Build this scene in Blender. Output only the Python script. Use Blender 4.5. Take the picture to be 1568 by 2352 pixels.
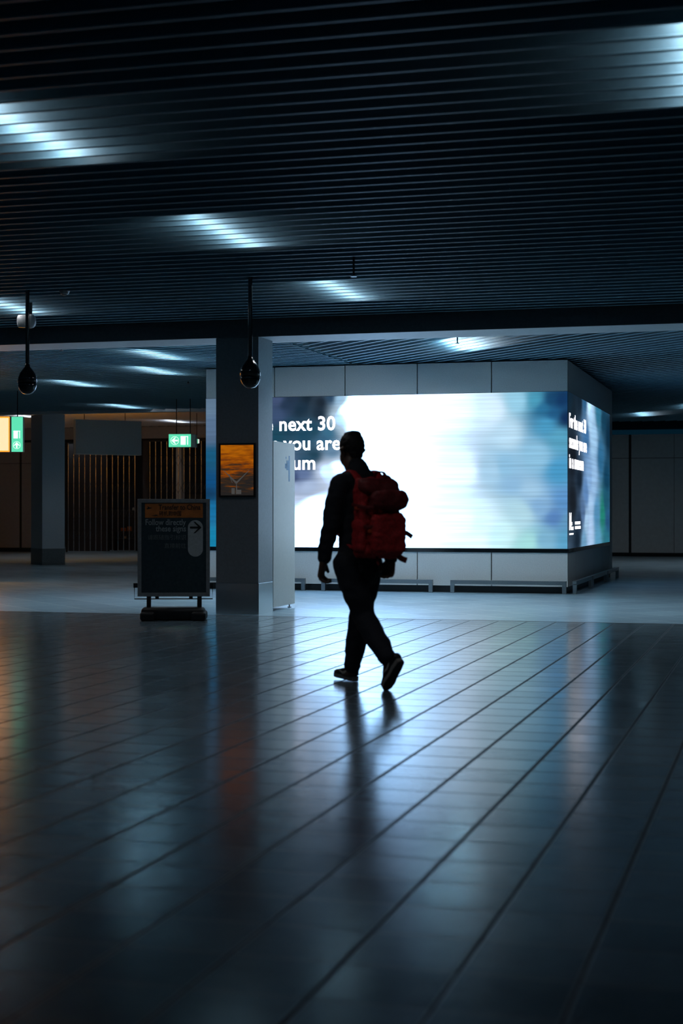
import bpy, bmesh, math, random
from mathutils import Vector, Matrix, noise
random.seed(4)
PI = math.pi
for o in list(bpy.data.objects): bpy.data.objects.remove(o)
sc = bpy.context.scene
C = sc.collection

# ---------------------------------------------------------------- camera, world, exposure
# world axes follow the hall: +x along the big screen to the right, +y into the hall
H = 1.2; F = 3600.0; YAW = math.radians(15.76)
cy_, sy_ = math.cos(YAW), math.sin(YAW)
cam = bpy.data.cameras.new('camera'); co = bpy.data.objects.new('camera', cam); C.objects.link(co)
co.location = (0, 0, H); co.rotation_euler = (PI/2, 0, YAW)
cam.sensor_fit = 'VERTICAL'; cam.sensor_height = 36; cam.sensor_width = 24; cam.lens = 55.1
cam.clip_end = 200; cam.clip_start = .05
cam.dof.use_dof = True; cam.dof.focus_distance = 22; cam.dof.aperture_fstop = 2.4
sc.camera = co
w = bpy.data.worlds.new('world'); sc.world = w; w.use_nodes = True
bg = w.node_tree.nodes['Background']; bg.inputs[0].default_value = (.04, .42, .80, 1); bg.inputs[1].default_value = .022
vs = sc.view_settings
sc.display_settings.display_device = 'sRGB'
vs.view_transform = 'Standard'; vs.look = 'None'; vs.exposure = 0; vs.gamma = 1; vs.use_curve_mapping = False

LAMP = 18.0          # strength of the near ceiling lamps
LAMP_FAR = 24.0     # strength of the lamps behind the beam
SCREEN = 7.0        # strength of the big display

def xz(X, Z, z=0.0):
    """camera aligned X (right) and Z (away) in metres to hall coordinates"""
    return Vector((cy_*X - sy_*Z, sy_*X + cy_*Z, z))
def P(px, py, Z):
    """a point seen at px, py at distance Z"""
    return xz((px-784)/F*Z, Z, H + (1176-py)/F*Z)
def L(c):   # sRGB 0..255 -> linear
    return tuple((v/255/12.92 if v/255 <= .04045 else ((v/255+.055)/1.055)**2.4) for v in c)

# ---------------------------------------------------------------- materials
def mat(name, col, rough=.5, metal=0., emit=None, es=0., var=.12, scale=30., bump=0., spec=.5, coat=0.):
    m = bpy.data.materials.new(name); m.use_nodes = True
    nt = m.node_tree; N = nt.nodes; b = N['Principled BSDF']
    tc = N.new('ShaderNodeTexCoord'); nz = N.new('ShaderNodeTexNoise'); nz.inputs['Scale'].default_value = scale
    nz.inputs['Detail'].default_value = 3
    nt.links.new(tc.outputs['Object'], nz.inputs['Vector'])
    rp = N.new('ShaderNodeValToRGB')
    rp.color_ramp.elements[0].position = .3; rp.color_ramp.elements[1].position = .7
    rp.color_ramp.elements[0].color = tuple(max(0, c*(1-var)) for c in col) + (1,)
    rp.color_ramp.elements[1].color = tuple(min(1, c*(1+var)) for c in col) + (1,)
    nt.links.new(nz.outputs['Fac'], rp.inputs['Fac']); nt.links.new(rp.outputs['Color'], b.inputs['Base Color'])
    b.inputs['Roughness'].default_value = rough; b.inputs['Metallic'].default_value = metal
    b.inputs['Specular IOR Level'].default_value = spec
    b.inputs['Coat Weight'].default_value = coat
    if emit:
        b.inputs['Emission Color'].default_value = tuple(emit) + (1,); b.inputs['Emission Strength'].default_value = es
    if bump:
        bp = N.new('ShaderNodeBump'); bp.inputs['Strength'].default_value = bump; bp.inputs['Distance'].default_value = .01
        nt.links.new(nz.outputs['Fac'], bp.inputs['Height']); nt.links.new(bp.outputs['Normal'], b.inputs['Normal'])
    return m

M = {}
M['panel'] = mat('grey_stone_panel', (.68, .71, .71), .45, scale=60, var=.06)
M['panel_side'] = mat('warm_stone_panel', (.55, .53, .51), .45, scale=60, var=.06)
M['black'] = mat('black_trim', (.006, .008, .010), .4)
M['shaded_fascia'] = mat('shaded_beam_face', (.10, .11, .12), .6)  # beam plaster with the shade of its front put into the colour
M['void'] = mat('dark_void', (.004, .006, .008), .9)
M['steel'] = mat('brushed_steel', (.66, .70, .72), .26, 1.0, var=.08, scale=90)
M['rail'] = mat('satin_steel_rail', (.36, .37, .37), .3, 1.0, var=.08, scale=90)
M['steel_dark'] = mat('dull_steel', (.25, .27, .28), .35, .9)
M['fin'] = mat('grey_painted_ceiling_fin', (.18, .35, .44), .5, var=.05)
M['plenum'] = mat('plenum_black', (.008, .011, .014), .95)
M['plaster'] = mat('grey_plaster', (.50, .55, .58), .6, bump=.05, scale=15, var=.05)
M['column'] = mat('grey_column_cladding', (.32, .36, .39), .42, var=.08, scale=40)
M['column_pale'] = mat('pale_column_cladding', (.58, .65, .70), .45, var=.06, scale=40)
M['col_front_shade'] = mat('shaded_column_cladding', (.17, .18, .19), .4, var=.08, scale=40)  # column cladding darkened for the shade on its front
M['wall'] = mat('light_grey_wall_panel', (.70, .74, .74), .5, var=.05, scale=10)
M['wall_l'] = mat('brown_grey_wall_panel', (.31, .35, .38), .5, var=.05, scale=10)
M['lamp'] = mat('lamp_diffuser', (.8, .8, .8), .5, emit=(1.0, .96, .98), es=LAMP)
M['lamp_far'] = mat('lamp_diffuser_far', (.8, .8, .8), .5, emit=(.88, .93, 1.0), es=LAMP_FAR)
M['lamp_front'] = mat('lamp_diffuser_strong', (.8, .8, .8), .5, emit=(.80, .92, 1.0), es=95)
M['housing'] = mat('lamp_housing', (.3, .32, .34), .5)
M['cabinet'] = mat('pale_cabinet_laminate', (.62, .64, .62), .4, var=.03)
M['sticker'] = mat('blue_sticker', (.20, .33, .50), .5)
M['gloss_black'] = mat('gloss_black_plastic', (.008, .010, .012), .12, coat=.6)
M['white_plastic'] = mat('white_plastic', (.55, .58, .58), .35)
M['frame_alu'] = mat('dull_aluminium', (.30, .31, .31), .4, .35)
M['poster_dark'] = mat('dark_poster_print', (.040, .058, .066), .22, coat=.3)
M['poster_txt'] = mat('grey_print', (.34, .37, .37), .4)
M['poster_txt2'] = mat('faint_grey_print', (.13, .15, .155), .4)
M['pill'] = mat('pale_grey_print', (.42, .45, .45), .4)
M['poster_org'] = mat('orange_print', (.50, .15, .03), .4, var=.25, scale=12)
M['rubber'] = mat('black_rubber', (.006, .007, .008), .45)
M['text'] = mat('lit_white_lettering', (.9, .9, .9), .5, emit=(.93, .92, 1.0), es=2.6)
M['text_soft'] = mat('lit_small_lettering', (.9, .9, .9), .5, emit=(.93, .96, 1.0), es=2.0)
M['green_lit'] = mat('lit_green_sign_face', (.1, .5, .35), .4, emit=L((95, 226, 178)), es=1.0)
M['white_lit'] = mat('lit_white_symbol', (.8, .8, .8), .4, emit=(.9, 1, .96), es=1.1)
M['yellow_lit'] = mat('lit_yellow_sign_face', (.8, .5, .2), .4, emit=(1.0, .36, .04), es=10)
M['pale_lit'] = mat('lit_pale_sign_panel', (.8, .7, .5), .4, emit=(1.5, .80, .45), es=1.0)
M['orange_edge'] = mat('lit_orange_sign_rim', (.8, .3, .05), .4, emit=(1.0, .33, .03), es=1.3)
M['totem'] = mat('lit_orange_display_face', (.8, .4, .05), .4, emit=(1.0, .36, .02), es=5.0)
M['sign_grey'] = mat('grey_sign_back', (.80, .86, .86), .6, var=.05)
M['gate'] = mat('galvanised_gate_bar', (.60, .60, .58), .24, 1.0)
M['gate_dark'] = mat('dark_gate_brace', (.05, .055, .06), .5, .5)
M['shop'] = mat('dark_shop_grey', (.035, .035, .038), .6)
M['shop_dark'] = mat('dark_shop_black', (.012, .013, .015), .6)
M['shop_red'] = mat('dark_red_item', (.22, .02, .008), .5)
M['shop_org'] = mat('orange_item', (.45, .12, .02), .5)
M['shop_wht'] = mat('white_item', (.6, .6, .55), .4)
M['skin'] = mat('skin', (.13, .07, .045), .5, var=.1, scale=20)
M['hair'] = mat('black_hair', (.008, .007, .007), .6, bump=.6, scale=150)
M['jacket'] = mat('dark_navy_jacket', (.010, .014, .022), .75, bump=.3, scale=70)
M['trouser'] = mat('dark_navy_trousers', (.013, .018, .028), .8, bump=.3, scale=70)
M['shoe'] = mat('black_shoe', (.010, .010, .012), .45)
M['sole'] = mat('pale_shoe_sole', (.30, .29, .27), .6)
M['sole_dark'] = mat('dark_shoe_sole', (.05, .05, .05), .6)
M['swoosh'] = mat('white_shoe_mark', (.6, .58, .52), .5)
M['pack'] = mat('red_backpack_fabric', (.52, .014, .018), .7, bump=.4, scale=60, var=.3)
M['pack_dark'] = mat('dark_red_pack_fabric', (.17, .007, .010), .7, bump=.4, scale=60, var=.3)
M['pack_patch'] = mat('orange_pack_patch', (.55, .06, .012), .6)

# ---------------------------------------------------------------- mesh helpers
class MB:
    def __init__(s): s.bm = bmesh.new()
    def box(s, x0, x1, y0, y1, z0, z1, mx=None, bev=0.):
        r = bmesh.ops.create_cube(s.bm, size=1)
        vs_ = r['verts']
        bmesh.ops.scale(s.bm, vec=(abs(x1-x0), abs(y1-y0), abs(z1-z0)), verts=vs_)
        bmesh.ops.translate(s.bm, vec=((x0+x1)/2, (y0+y1)/2, (z0+z1)/2), verts=vs_)
        if bev:
            es = {e for v in vs_ for e in v.link_edges}
            rr = bmesh.ops.bevel(s.bm, geom=list(es), offset=bev, segments=3, profile=.5, affect='EDGES')
            vs_ = list({v for f in rr['faces'] for v in f.verts} | {v for v in vs_ if v.is_valid})
        if mx is not None: bmesh.ops.transform(s.bm, matrix=mx, verts=vs_)
        return s
    def tube(s, pts, radii, ref=(0, 0, 1), n=12, cap=True):
        pts = [Vector(p) for p in pts]
        if not isinstance(radii, (list, tuple)): radii = [radii]*len(pts)
        rr = [(r, r) if not isinstance(r, (tuple, list)) else tuple(r) for r in radii]
        if cap == 'round':
            t0 = (pts[1]-pts[0]).normalized(); t1 = (pts[-1]-pts[-2]).normalized()
            m0 = min(rr[0]); m1 = min(rr[-1]); p0 = pts[0]; p1 = pts[-1]
            pre = []; pr_ = []; post = []; po_ = []
            for k in (.98, .85, .5):
                c = math.sqrt(1-k*k)
                pre.append(p0 - t0*m0*k); pr_.append((rr[0][0]*c, rr[0][1]*c))
            for k in (.5, .85, .98):
                c = math.sqrt(1-k*k)
                post.append(p1 + t1*m1*k); po_.append((rr[-1][0]*c, rr[-1][1]*c))
            pts = pre + pts + post; rr = pr_ + rr + po_
        ref = Vector(ref).normalized(); rings = []
        for i, p in enumerate(pts):
            a = pts[max(0, i-1)]; b = pts[min(len(pts)-1, i+1)]; t = (b-a).normalized()
            u = ref - t*ref.dot(t)
            if u.length < .05:
                u = Vector((1, .3, .2)); u = u - t*u.dot(t)
            u.normalize(); v = t.cross(u)
            rings.append([s.bm.verts.new(p + u*rr[i][0]*math.cos(2*PI*k/n) + v*rr[i][1]*math.sin(2*PI*k/n)) for k in range(n)])
        for a, b in zip(rings, rings[1:]):
            for k in range(n): s.bm.faces.new((a[k], a[(k+1) % n], b[(k+1) % n], b[k]))
        if cap:
            s.bm.faces.new(rings[0][::-1]); s.bm.faces.new(rings[-1])
        return s
    def lathe(s, prof, n=24, mx=None):
        rings = []
        for r, z in prof:
            rings.append([s.bm.verts.new((r*math.cos(2*PI*k/n), r*math.sin(2*PI*k/n), z)) for k in range(n)])
        for a, b in zip(rings, rings[1:]):
            for k in range(n): s.bm.faces.new((a[k], a[(k+1) % n], b[(k+1) % n], b[k]))
        s.bm.faces.new(rings[0][::-1]); s.bm.faces.new(rings[-1])
        if mx is not None: bmesh.ops.transform(s.bm, matrix=mx, verts=[v for r in rings for v in r])
        return s
    def prism(s, poly, y0, y1, mx=None):
        """poly in local x,z; extruded along y"""
        a = [s.bm.verts.new((x, y0, z)) for x, z in poly]; b = [s.bm.verts.new((x, y1, z)) for x, z in poly]
        s.bm.faces.new(a); s.bm.faces.new(b[::-1]); n = len(poly)
        for i in range(n): s.bm.faces.new((a[i], b[i], b[(i+1) % n], a[(i+1) % n]))
        if mx is not None: bmesh.ops.transform(s.bm, matrix=mx, verts=a+b)
        return s
    def build(s, name, m, parent=None, smooth=False, mx=None):
        if mx is not None: s.bm.transform(mx)
        bmesh.ops.recalc_face_normals(s.bm, faces=s.bm.faces)
        if smooth:
            for f in s.bm.faces: f.smooth = True
        me = bpy.data.meshes.new(name); s.bm.to_mesh(me); s.bm.free()
        me.materials.append(m)
        if smooth and smooth != True: pass
        o = bpy.data.objects.new(name, me); C.objects.link(o)
        if parent is not None:
            o.parent = parent; par = parent
            while par is not None and par.type != 'EMPTY' and par.parent is not None: par = par.parent
        return o

def tag(o, label=None, cat=None, group=None, kind=None):
    if label: o['label'] = label
    if cat: o['category'] = cat
    if group: o['group'] = group
    if kind: o['kind'] = kind
    return o
def struct(o): o['kind'] = 'structure'; return o
def thing(name, label, cat, loc=(0, 0, 0), rz=0., group=None):
    o = bpy.data.objects.new(name, None); C.objects.link(o)
    o.location = loc; o.rotation_euler = (0, 0, rz); o.empty_display_size = .2
    return tag(o, label, cat, group)
def copy_tree(o, parent=None):
    c = o.copy(); C.objects.link(c); c.parent = parent
    for ch in list(o.children): copy_tree(ch, c)
    return c
def lettering(s, size, m, parent, mx, bold=0., align='LEFT', width=None, depth=.001, name='lettering', sp=1.):
    """text as a thin mesh lying in the local xz plane facing -y"""
    cu = bpy.data.curves.new(name, 'FONT'); cu.body = s; cu.size = size; cu.offset = bold; cu.extrude = depth
    cu.align_x = align; cu.resolution_u = 3; cu.space_character = sp
    t = bpy.data.objects.new('tmp', cu); C.objects.link(t)
    bpy.context.view_layer.update()
    me = bpy.data.meshes.new_from_object(t.evaluated_get(bpy.context.evaluated_depsgraph_get()))
    bpy.data.objects.remove(t)
    xs = [v.co.x for v in me.vertices]
    if xs and width:
        f = width/(max(xs)-min(xs)); x0 = min(xs) if align == 'LEFT' else 0
        for v in me.vertices: v.co.x = (v.co.x-x0)*f
    me.transform(mx @ Matrix.Rotation(PI/2, 4, 'X'))
    me.materials.clear(); me.materials.append(m)
    o = bpy.data.objects.new(name, me); C.objects.link(o); o.parent = parent
    return o
T = Matrix.Translation
def RZ(a): return Matrix.Rotation(a, 4, 'Z')

# ---------------------------------------------------------------- floor
def floor_material():
    m = bpy.data.materials.new('polished_floor_tiles'); m.use_nodes = True
    nt = m.node_tree; N = nt.nodes; K = nt.links; b = N['Principled BSDF']
    tc = N.new('ShaderNodeTexCoord'); sep = N.new('ShaderNodeSeparateXYZ'); K.new(tc.outputs['Object'], sep.inputs[0])
    def mth(op, a, b_=None, c=None):
        n = N.new('ShaderNodeMath'); n.operation = op
        for i, v in enumerate((a, b_, c)):
            if v is None: continue
            if isinstance(v, (int, float)): n.inputs[i].default_value = v
            else: K.new(v, n.inputs[i])
        return n.outputs[0]
    x, y = sep.outputs[0], sep.outputs[1]
    def grid(a, period, phase, width):
        q = mth('DIVIDE', mth('SUBTRACT', a, phase), period)
        fr = mth('FRACT', q); d = mth('MINIMUM', fr, mth('SUBTRACT', 1.0, fr))
        line = mth('SUBTRACT', 1.0, mth('SMOOTH_MIN', mth('DIVIDE', d, width/period), 1.0, .2))
        return mth('MAXIMUM', line, 0.0), mth('FLOOR', q)
    lx, ix = grid(x, .315, -1.132, .0115); ly, iy = grid(y, .32, 4.336, .0085)
    ln = mth('MAXIMUM', lx, ly)
    # far part: larger tiles laid at 45 degrees
    a = mth('MULTIPLY', mth('ADD', x, y), .7071); c = mth('MULTIPLY', mth('SUBTRACT', y, x), .7071)
    l2, i2 = grid(a, .6, .1, .004); l3, i3 = grid(c, .6, .2, .004)
    ln2 = mth('MULTIPLY', mth('MAXIMUM', l2, l3), .6)
    far = mth('GREATER_THAN', y, 17.13)
    def mix(p, q): return mth('ADD', mth('MULTIPLY', mth('SUBTRACT', 1.0, far), p), mth('MULTIPLY', far, q))
    line = mix(ln, ln2)
    wn = N.new('ShaderNodeTexWhiteNoise'); wn.noise_dimensions = '2D'
    cb = N.new('ShaderNodeCombineXYZ'); K.new(mix(ix, i2), cb.inputs[0]); K.new(mix(iy, i3), cb.inputs[1]); K.new(cb.outputs[0], wn.inputs['Vector'])
    nz = N.new('ShaderNodeTexNoise'); nz.inputs['Scale'].default_value = 14; nz.inputs['Detail'].default_value = 5; K.new(tc.outputs['Object'], nz.inputs['Vector'])
    sp = N.new('ShaderNodeTexNoise'); sp.inputs['Scale'].default_value = 260; K.new(tc.outputs['Object'], sp.inputs['Vector'])
    val = mth('ADD', mth('MULTIPLY', wn.outputs['Value'], .035), mth('ADD', mth('MULTIPLY', nz.outputs['Fac'], .05), mth('MULTIPLY', sp.outputs['Fac'], .10)))
    val = mth('ADD', val, mth('MULTIPLY_ADD', far, .40, .12))
    val = mth('MULTIPLY', val, mth('SUBTRACT', 1.0, mth('MULTIPLY', line, .85)))
    col = N.new('ShaderNodeCombineXYZ')
    K.new(mth('MULTIPLY', val, .66), col.inputs[0]); K.new(mth('MULTIPLY', val, .96), col.inputs[1]); K.new(mth('MULTIPLY', val, 1.14), col.inputs[2])
    b.inputs['Specular Tint'].default_value = (.74, .93, 1.0, 1)
    K.new(col.outputs[0], b.inputs['Base Color'])
    ro = mth('ADD', mth('MULTIPLY', wn.outputs['Value'], .04), mth('MULTIPLY_ADD', nz.outputs['Fac'],  .06, .125))
    ro = mth('ADD', ro, mth('MULTIPLY', far, .04)); ro = mth('ADD', ro, mth('MULTIPLY', line, .75))
    K.new(ro, b.inputs['Roughness'])
    K.new(mth('MULTIPLY', mth('SUBTRACT', 1.0, mth('MULTIPLY', line, .95)), .72), b.inputs['Specular IOR Level'])
    bp = N.new('ShaderNodeBump'); bp.inputs['Strength'].default_value = .25; bp.inputs['Distance'].default_value = .002
    K.new(mth('SUBTRACT', 1.0, line), bp.inputs['Height']); K.new(bp.outputs['Normal'], b.inputs['Normal'])
    return m
FLOOR = floor_material()
struct(MB().box(-40, 22, -6, 56, -.1, 0).build('floor', FLOOR))
struct(MB().box(-40, 22, 17.10, 17.14, -.02, .0012).build('trim_1', M['black']))

# ---------------------------------------------------------------- ceilings made of hanging fins
CZ = 3.45
XB = -6.31           # line where the two slanted fin fields meet
def fin_bm(mb, a, b, z=CZ, h=.10):
    a = Vector(a); b = Vector(b); d = (b-a).normalized(); nrm = Vector((-d.y, d.x, 0))
    prof = [(-.004, h), (-.004, .014), (-.014, .009), (-.015, .003), (-.009, 0), (.009, 0), (.015, .003), (.014, .009), (.004, .014), (.004, h)]
    A = [mb.bm.verts.new(a + nrm*p + Vector((0, 0, z+q))) for p, q in prof]
    B = [mb.bm.verts.new(b + nrm*p + Vector((0, 0, z+q))) for p, q in prof]
    n = len(prof); mb.bm.faces.new(A); mb.bm.faces.new(B[::-1])
    for i in range(n): mb.bm.faces.new((A[i], B[i], B[(i+1) % n], A[(i+1) % n]))
mb = MB(); v = 1.2
while v < 17.3:
    fin_bm(mb, (-22, v, 0), (9, v, 0)); v += .22
struct(mb.build('ceiling', M['fin']))
def clip(p, d, x0, x1, y0, y1):
    t0, t1 = -1e9, 1e9
    for q, e, lo, hi in ((p[0], d[0], x0, x1), (p[1], d[1], y0, y1)):
        a, b = (lo-q)/e, (hi-q)/e
        if a > b: a, b = b, a
        t0 = max(t0, a); t1 = min(t1, b)
    return (t0, t1) if t1-t0 > .12 else None
S2 = math.sqrt(.5)
def slanted(name, d, x0, x1, y0, y1, step=.2, z=CZ, m='fin'):
    mb = MB(); n = (-d[1], d[0]); k = -400
    while k < 400:
        p = (XB + n[0]*step*k, 18.1 + n[1]*step*k)
        t = clip(p, d, x0, x1, y0, y1)
        if t: fin_bm(mb, (p[0]+d[0]*t[0], p[1]+d[1]*t[0], 0), (p[0]+d[0]*t[1], p[1]+d[1]*t[1], 0), z)
        k += 1
    return struct(mb.build(name, M[m]))
slanted('ceiling', (S2, S2), -26, XB-.03, 18.08, 32)
slanted('ceiling', (-S2, S2), XB+.03, 14, 18.08, 39.5)
struct(MB().box(-34, XB-2.4, 32.25, 43.0, 3.93, 3.98).build('ceiling', M['plaster']))
slanted('ceiling', (S2, S2), -34, XB-2.4, 32.3, 42.9, .2, 3.72, 'plaster')
struct(MB().box(-40, 22, -6, 56, 4.1, 4.2).build('ceiling', M['plenum']))
# downstand beam across the hall and the small one at the rear
struct(MB().box(-40, 22, 17.37, 18.07, 3.25, 4.1).build('trim_2', M['plaster']))
struct(MB().box(-40, 22, 17.34, 17.37, 3.246, 4.1).build('trim_2', M['shaded_fascia']))  # thin sheet over the beam front, carries its shade as colour
struct(MB().box(-40, -8.75, 32.0, 32.25, 3.40, 4.1).build('trim_3', M['plaster']))
struct(MB().box(-8.6, 22, 39.5, 39.7, 3.5, 4.1).build('trim_4', M['void']))

# ---------------------------------------------------------------- rear wall
def wall_panels(x0, x1, m):
    mb = MB(); mb.box(x0, x1, 43.03, 43.2, 0, 3.3); return mb
struct(MB().box(-9.0, 22, 43.05, 43.25, 0, 3.3).build('wall_back', M['black']))
struct(MB().box(-40, -21.3, 43.05, 43.25, 0, 3.3).build('wall_back', M['black']))
def panels(x0, x1, strip, step, m, zj=2.66):
    """cladding sheets with a horizontal joint and narrow upright strips between them"""
    mb = MB(); x = x0
    while x < x1 - .01:
        e = min(x + step, x1)
        for a, b in ((.10, zj-.012), (zj+.012, 3.3)): mb.box(x+strip, e, 43.0, 43.05, a, b)
        x = e
    return mb
XS = P(1444, 1176, 42.2).x
mb = MB()
for i in range(-6, 9):
    x0 = XS + 1.17*i; wd = .07 if i % 3 == 0 else .012
    for a, b in ((.10, 2.65), (2.665, 3.3)): mb.box(x0+wd/2, x0+1.17-(.07 if (i+1) % 3 == 0 else .012)/2, 43.0, 43.05, a, b)
struct(mb.build('wall_back', M['wall']))
XL = P(46, 1176, 47.4).x
mb = MB()
for i in range(-8, 2):
    x0 = XL + 1.35*i; wd = .085 if i % 2 == 0 else .012
    x1 = min(x0+1.35-(.085 if (i+1) % 2 == 0 else .012)/2, -21.4 + .0)
    if x1 - x0 < .1: continue
    for a, b in ((.12, 2.66), (2.675, 3.3)): mb.box(x0+wd/2, x1, 43.0, 43.05, a, b)
struct(mb.build('wall_back', M['wall_l']))
struct(MB().box(-9.0, 22, 42.96, 43.05, 0, .09).build('baseboard_back', M['black']))
struct(MB().box(-40, -21.4, 42.96, 43.05, 0, .11).build('baseboard_back', M['black']))
struct(MB().box(-24.5, -8.9, 43.0, 43.2, 3.37, 3.72).build('wall_back', M['wall_l']))   # header above the gate
struct(MB().box(-24.5, -8.9, 42.99, 43.02, 3.30, 3.37).build('trim_5', M['black']))
struct(MB().box(-26, -8, 49.5, 49.7, 0, 4.1).build('wall_back', M['shop_dark']))
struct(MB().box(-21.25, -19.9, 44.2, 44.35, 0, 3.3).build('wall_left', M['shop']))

# ---------------------------------------------------------------- display kiosk with the wrap-around screen
KX0, KX1, KY0, KY1 = -8.70, -3.053, 23.016, 29.2
kiosk = thing('display_kiosk', 'large grey panelled block carrying a glowing wrap-around advertising screen', 'advertising kiosk', ((KX0+KX1)/2, KY0, 0))
KI = T((-(KX0+KX1)/2, -KY0, 0))
def kb(mb, name, m): return mb.build(name, m, kiosk, mx=KI)
kb(MB().box(KX0+.05, KX1-.05, KY0+.05, KY1-.05, 0, 3.43), 'core', M['black'])
g = .008
mod = (KX1-KX0)/5
for i in range(5):
    a, b = KX0+mod*i+g, KX0+mod*(i+1)-(g if i < 4 else 0)
    kb(MB().box(a, b, KY0, KY0+.05, 2.975, 3.43), 'fascia_panel', M['panel'])
    kb(MB().box(a, b, KY0, KY0+.05, .10, .60), 'lower_panel', M['panel'])
kb(MB().box(KX1-.05, KX1, KY0+.002, KY1, 2.975, 3.43), 'fascia_panel', M['panel_side'])
kb(MB().box(KX1-.05, KX1, KY0+5.72, KY1, .10, 2.97), 'end_panel', M['panel_side'])
ys = [0, .95, 2.1, 3.3, 4.5, 5.7]
for a, b in zip(ys, ys[1:]):
    kb(MB().box(KX1-.05, KX1, KY0+a+.004, KY0+b-g, .10, .60), 'lower_panel', M['panel_side'])
kb(MB().box(KX0, KX0+.05, KY0+.06, KY1, .1, 3.43), 'end_panel', M['panel'])
kb(MB().box(KX0+.02, KX1-.03, KY0+.03, KY1-.03, 0, .10), 'plinth', M['black'])
tr = MB().box(KX0, KX1+.02, KY0-.02, KY0+.05, .60, .66).box(KX1-.05, KX1+.02, KY0+.05, KY0+5.72, .60, .66)
kb(tr, 'screen_sill', M['gloss_black'])

FRONT = [(478,930,95,120,145),(478,990,85,110,140),(485,1050,20,85,120),(485,1110,10,75,125),(485,1135,12,55,90),(485,1170,18,110,160),(485,1240,15,125,165),
(560,950,30,60,85),(560,1100,30,75,100),(560,1220,60,140,170),
(632,918,60,75,110),(640,950,55,75,110),(650,930,25,45,70),(700,912,8,25,40),(740,925,5,18,32),(765,912,12,50,80),(690,940,12,40,60),(640,1000,18,66,86),(700,1000,18,66,90),(720,1045,18,60,80),(700,1060,30,70,95),
(762,1035,95,130,160),(755,990,50,105,135),(745,1010,45,90,120),(690,1090,90,110,150),(668,1098,50,68,110),(700,1125,170,190,222),(668,1125,160,180,215),(662,1150,190,205,232),
(785,915,150,190,220),(782,960,180,210,232),(800,940,215,232,245),(740,1080,195,212,238),(770,1070,205,222,242),
(830,920,232,242,252),(812,935,222,236,248),(830,975,236,244,252),(860,1010,236,244,252),(800,1150,236,244,252),(760,1200,236,244,252),(720,985,18,66,88),(665,985,16,60,82),(735,950,8,30,48),(660,915,22,40,62),(740,1240,235,243,252),(830,1100,236,244,252),(720,1170,236,244,252),(680,1200,235,243,252),(660,1245,235,243,252),(800,1240,235,243,252),(950,930,236,244,252),(950,1080,236,244,252),(950,1240,232,243,250),(1050,930,232,242,250),(1060,1080,225,236,248),(1060,1200,226,240,248),
(1130,940,214,234,246),(1185,920,150,205,230),(1170,1000,186,220,240),(1130,1080,165,205,232),(1165,1070,140,190,222),(1180,1110,140,185,220),(1225,915,70,150,180),(1245,935,35,105,145),(1262,915,12,60,100),(1285,918,8,45,88),(1298,960,5,32,75),(1260,975,70,150,190),(1270,950,25,85,130),(1290,1005,85,160,192),(1240,1045,140,192,222),(1290,1080,70,152,198),(1220,1130,158,198,226),(1292,1150,90,145,200),(1262,1190,84,128,185),(1232,1160,130,175,215),(1240,1240,122,176,206),(1297,1240,88,158,195),(1295,1200,95,150,190),(1150,1230,200,238,240),(1190,1180,176,216,230),(1100,1200,212,236,244),(1100,1250,225,240,248),(1215,1248,165,222,222)]
SIDE = [(1308,912,10,30,45),(1315,930,15,25,35),(1315,1150,22,27,34),(1315,1050,14,18,26),(1330,920,10,22,34),(1330,1100,20,32,46),(1343,925,40,90,130),(1345,1000,60,110,160),(1352,930,190,220,245),(1355,960,170,208,238),(1362,1000,158,200,235),(1362,1100,150,190,230),(1352,1100,130,170,215),(1345,1130,90,130,180),(1338,1180,80,110,150),(1345,1200,160,196,228),(1355,1220,175,205,240),(1355,1160,160,195,230),(1372,950,45,115,145),(1385,960,15,60,85),(1396,1000,8,40,62),(1378,1050,45,105,145),(1392,1100,15,62,90),(1390,1150,28,86,108),(1382,1180,30,125,108),(1395,1200,35,80,120),(1393,1235,40,112,130),(1372,1240,90,155,190),(1370,1180,80,140,180),(1325,1240,18,32,46),(1330,1200,30,45,65),(1340,1248,110,160,196)]
def front_pos(px, py):
    r = (px-784)/F; s = (3.313 - r*22.98)/(cy_ + r*sy_); Z = 22.98 + sy_*s
    return KX1 - s, H + (1176-py)/F*Z
def side_pos(px, py):
    r = (px-784)/F; t = (r*22.98-3.313)/(sy_ - r*cy_); Z = 22.98 + cy_*t
    return KY0 + t, H + (1176-py)/F*Z
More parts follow.
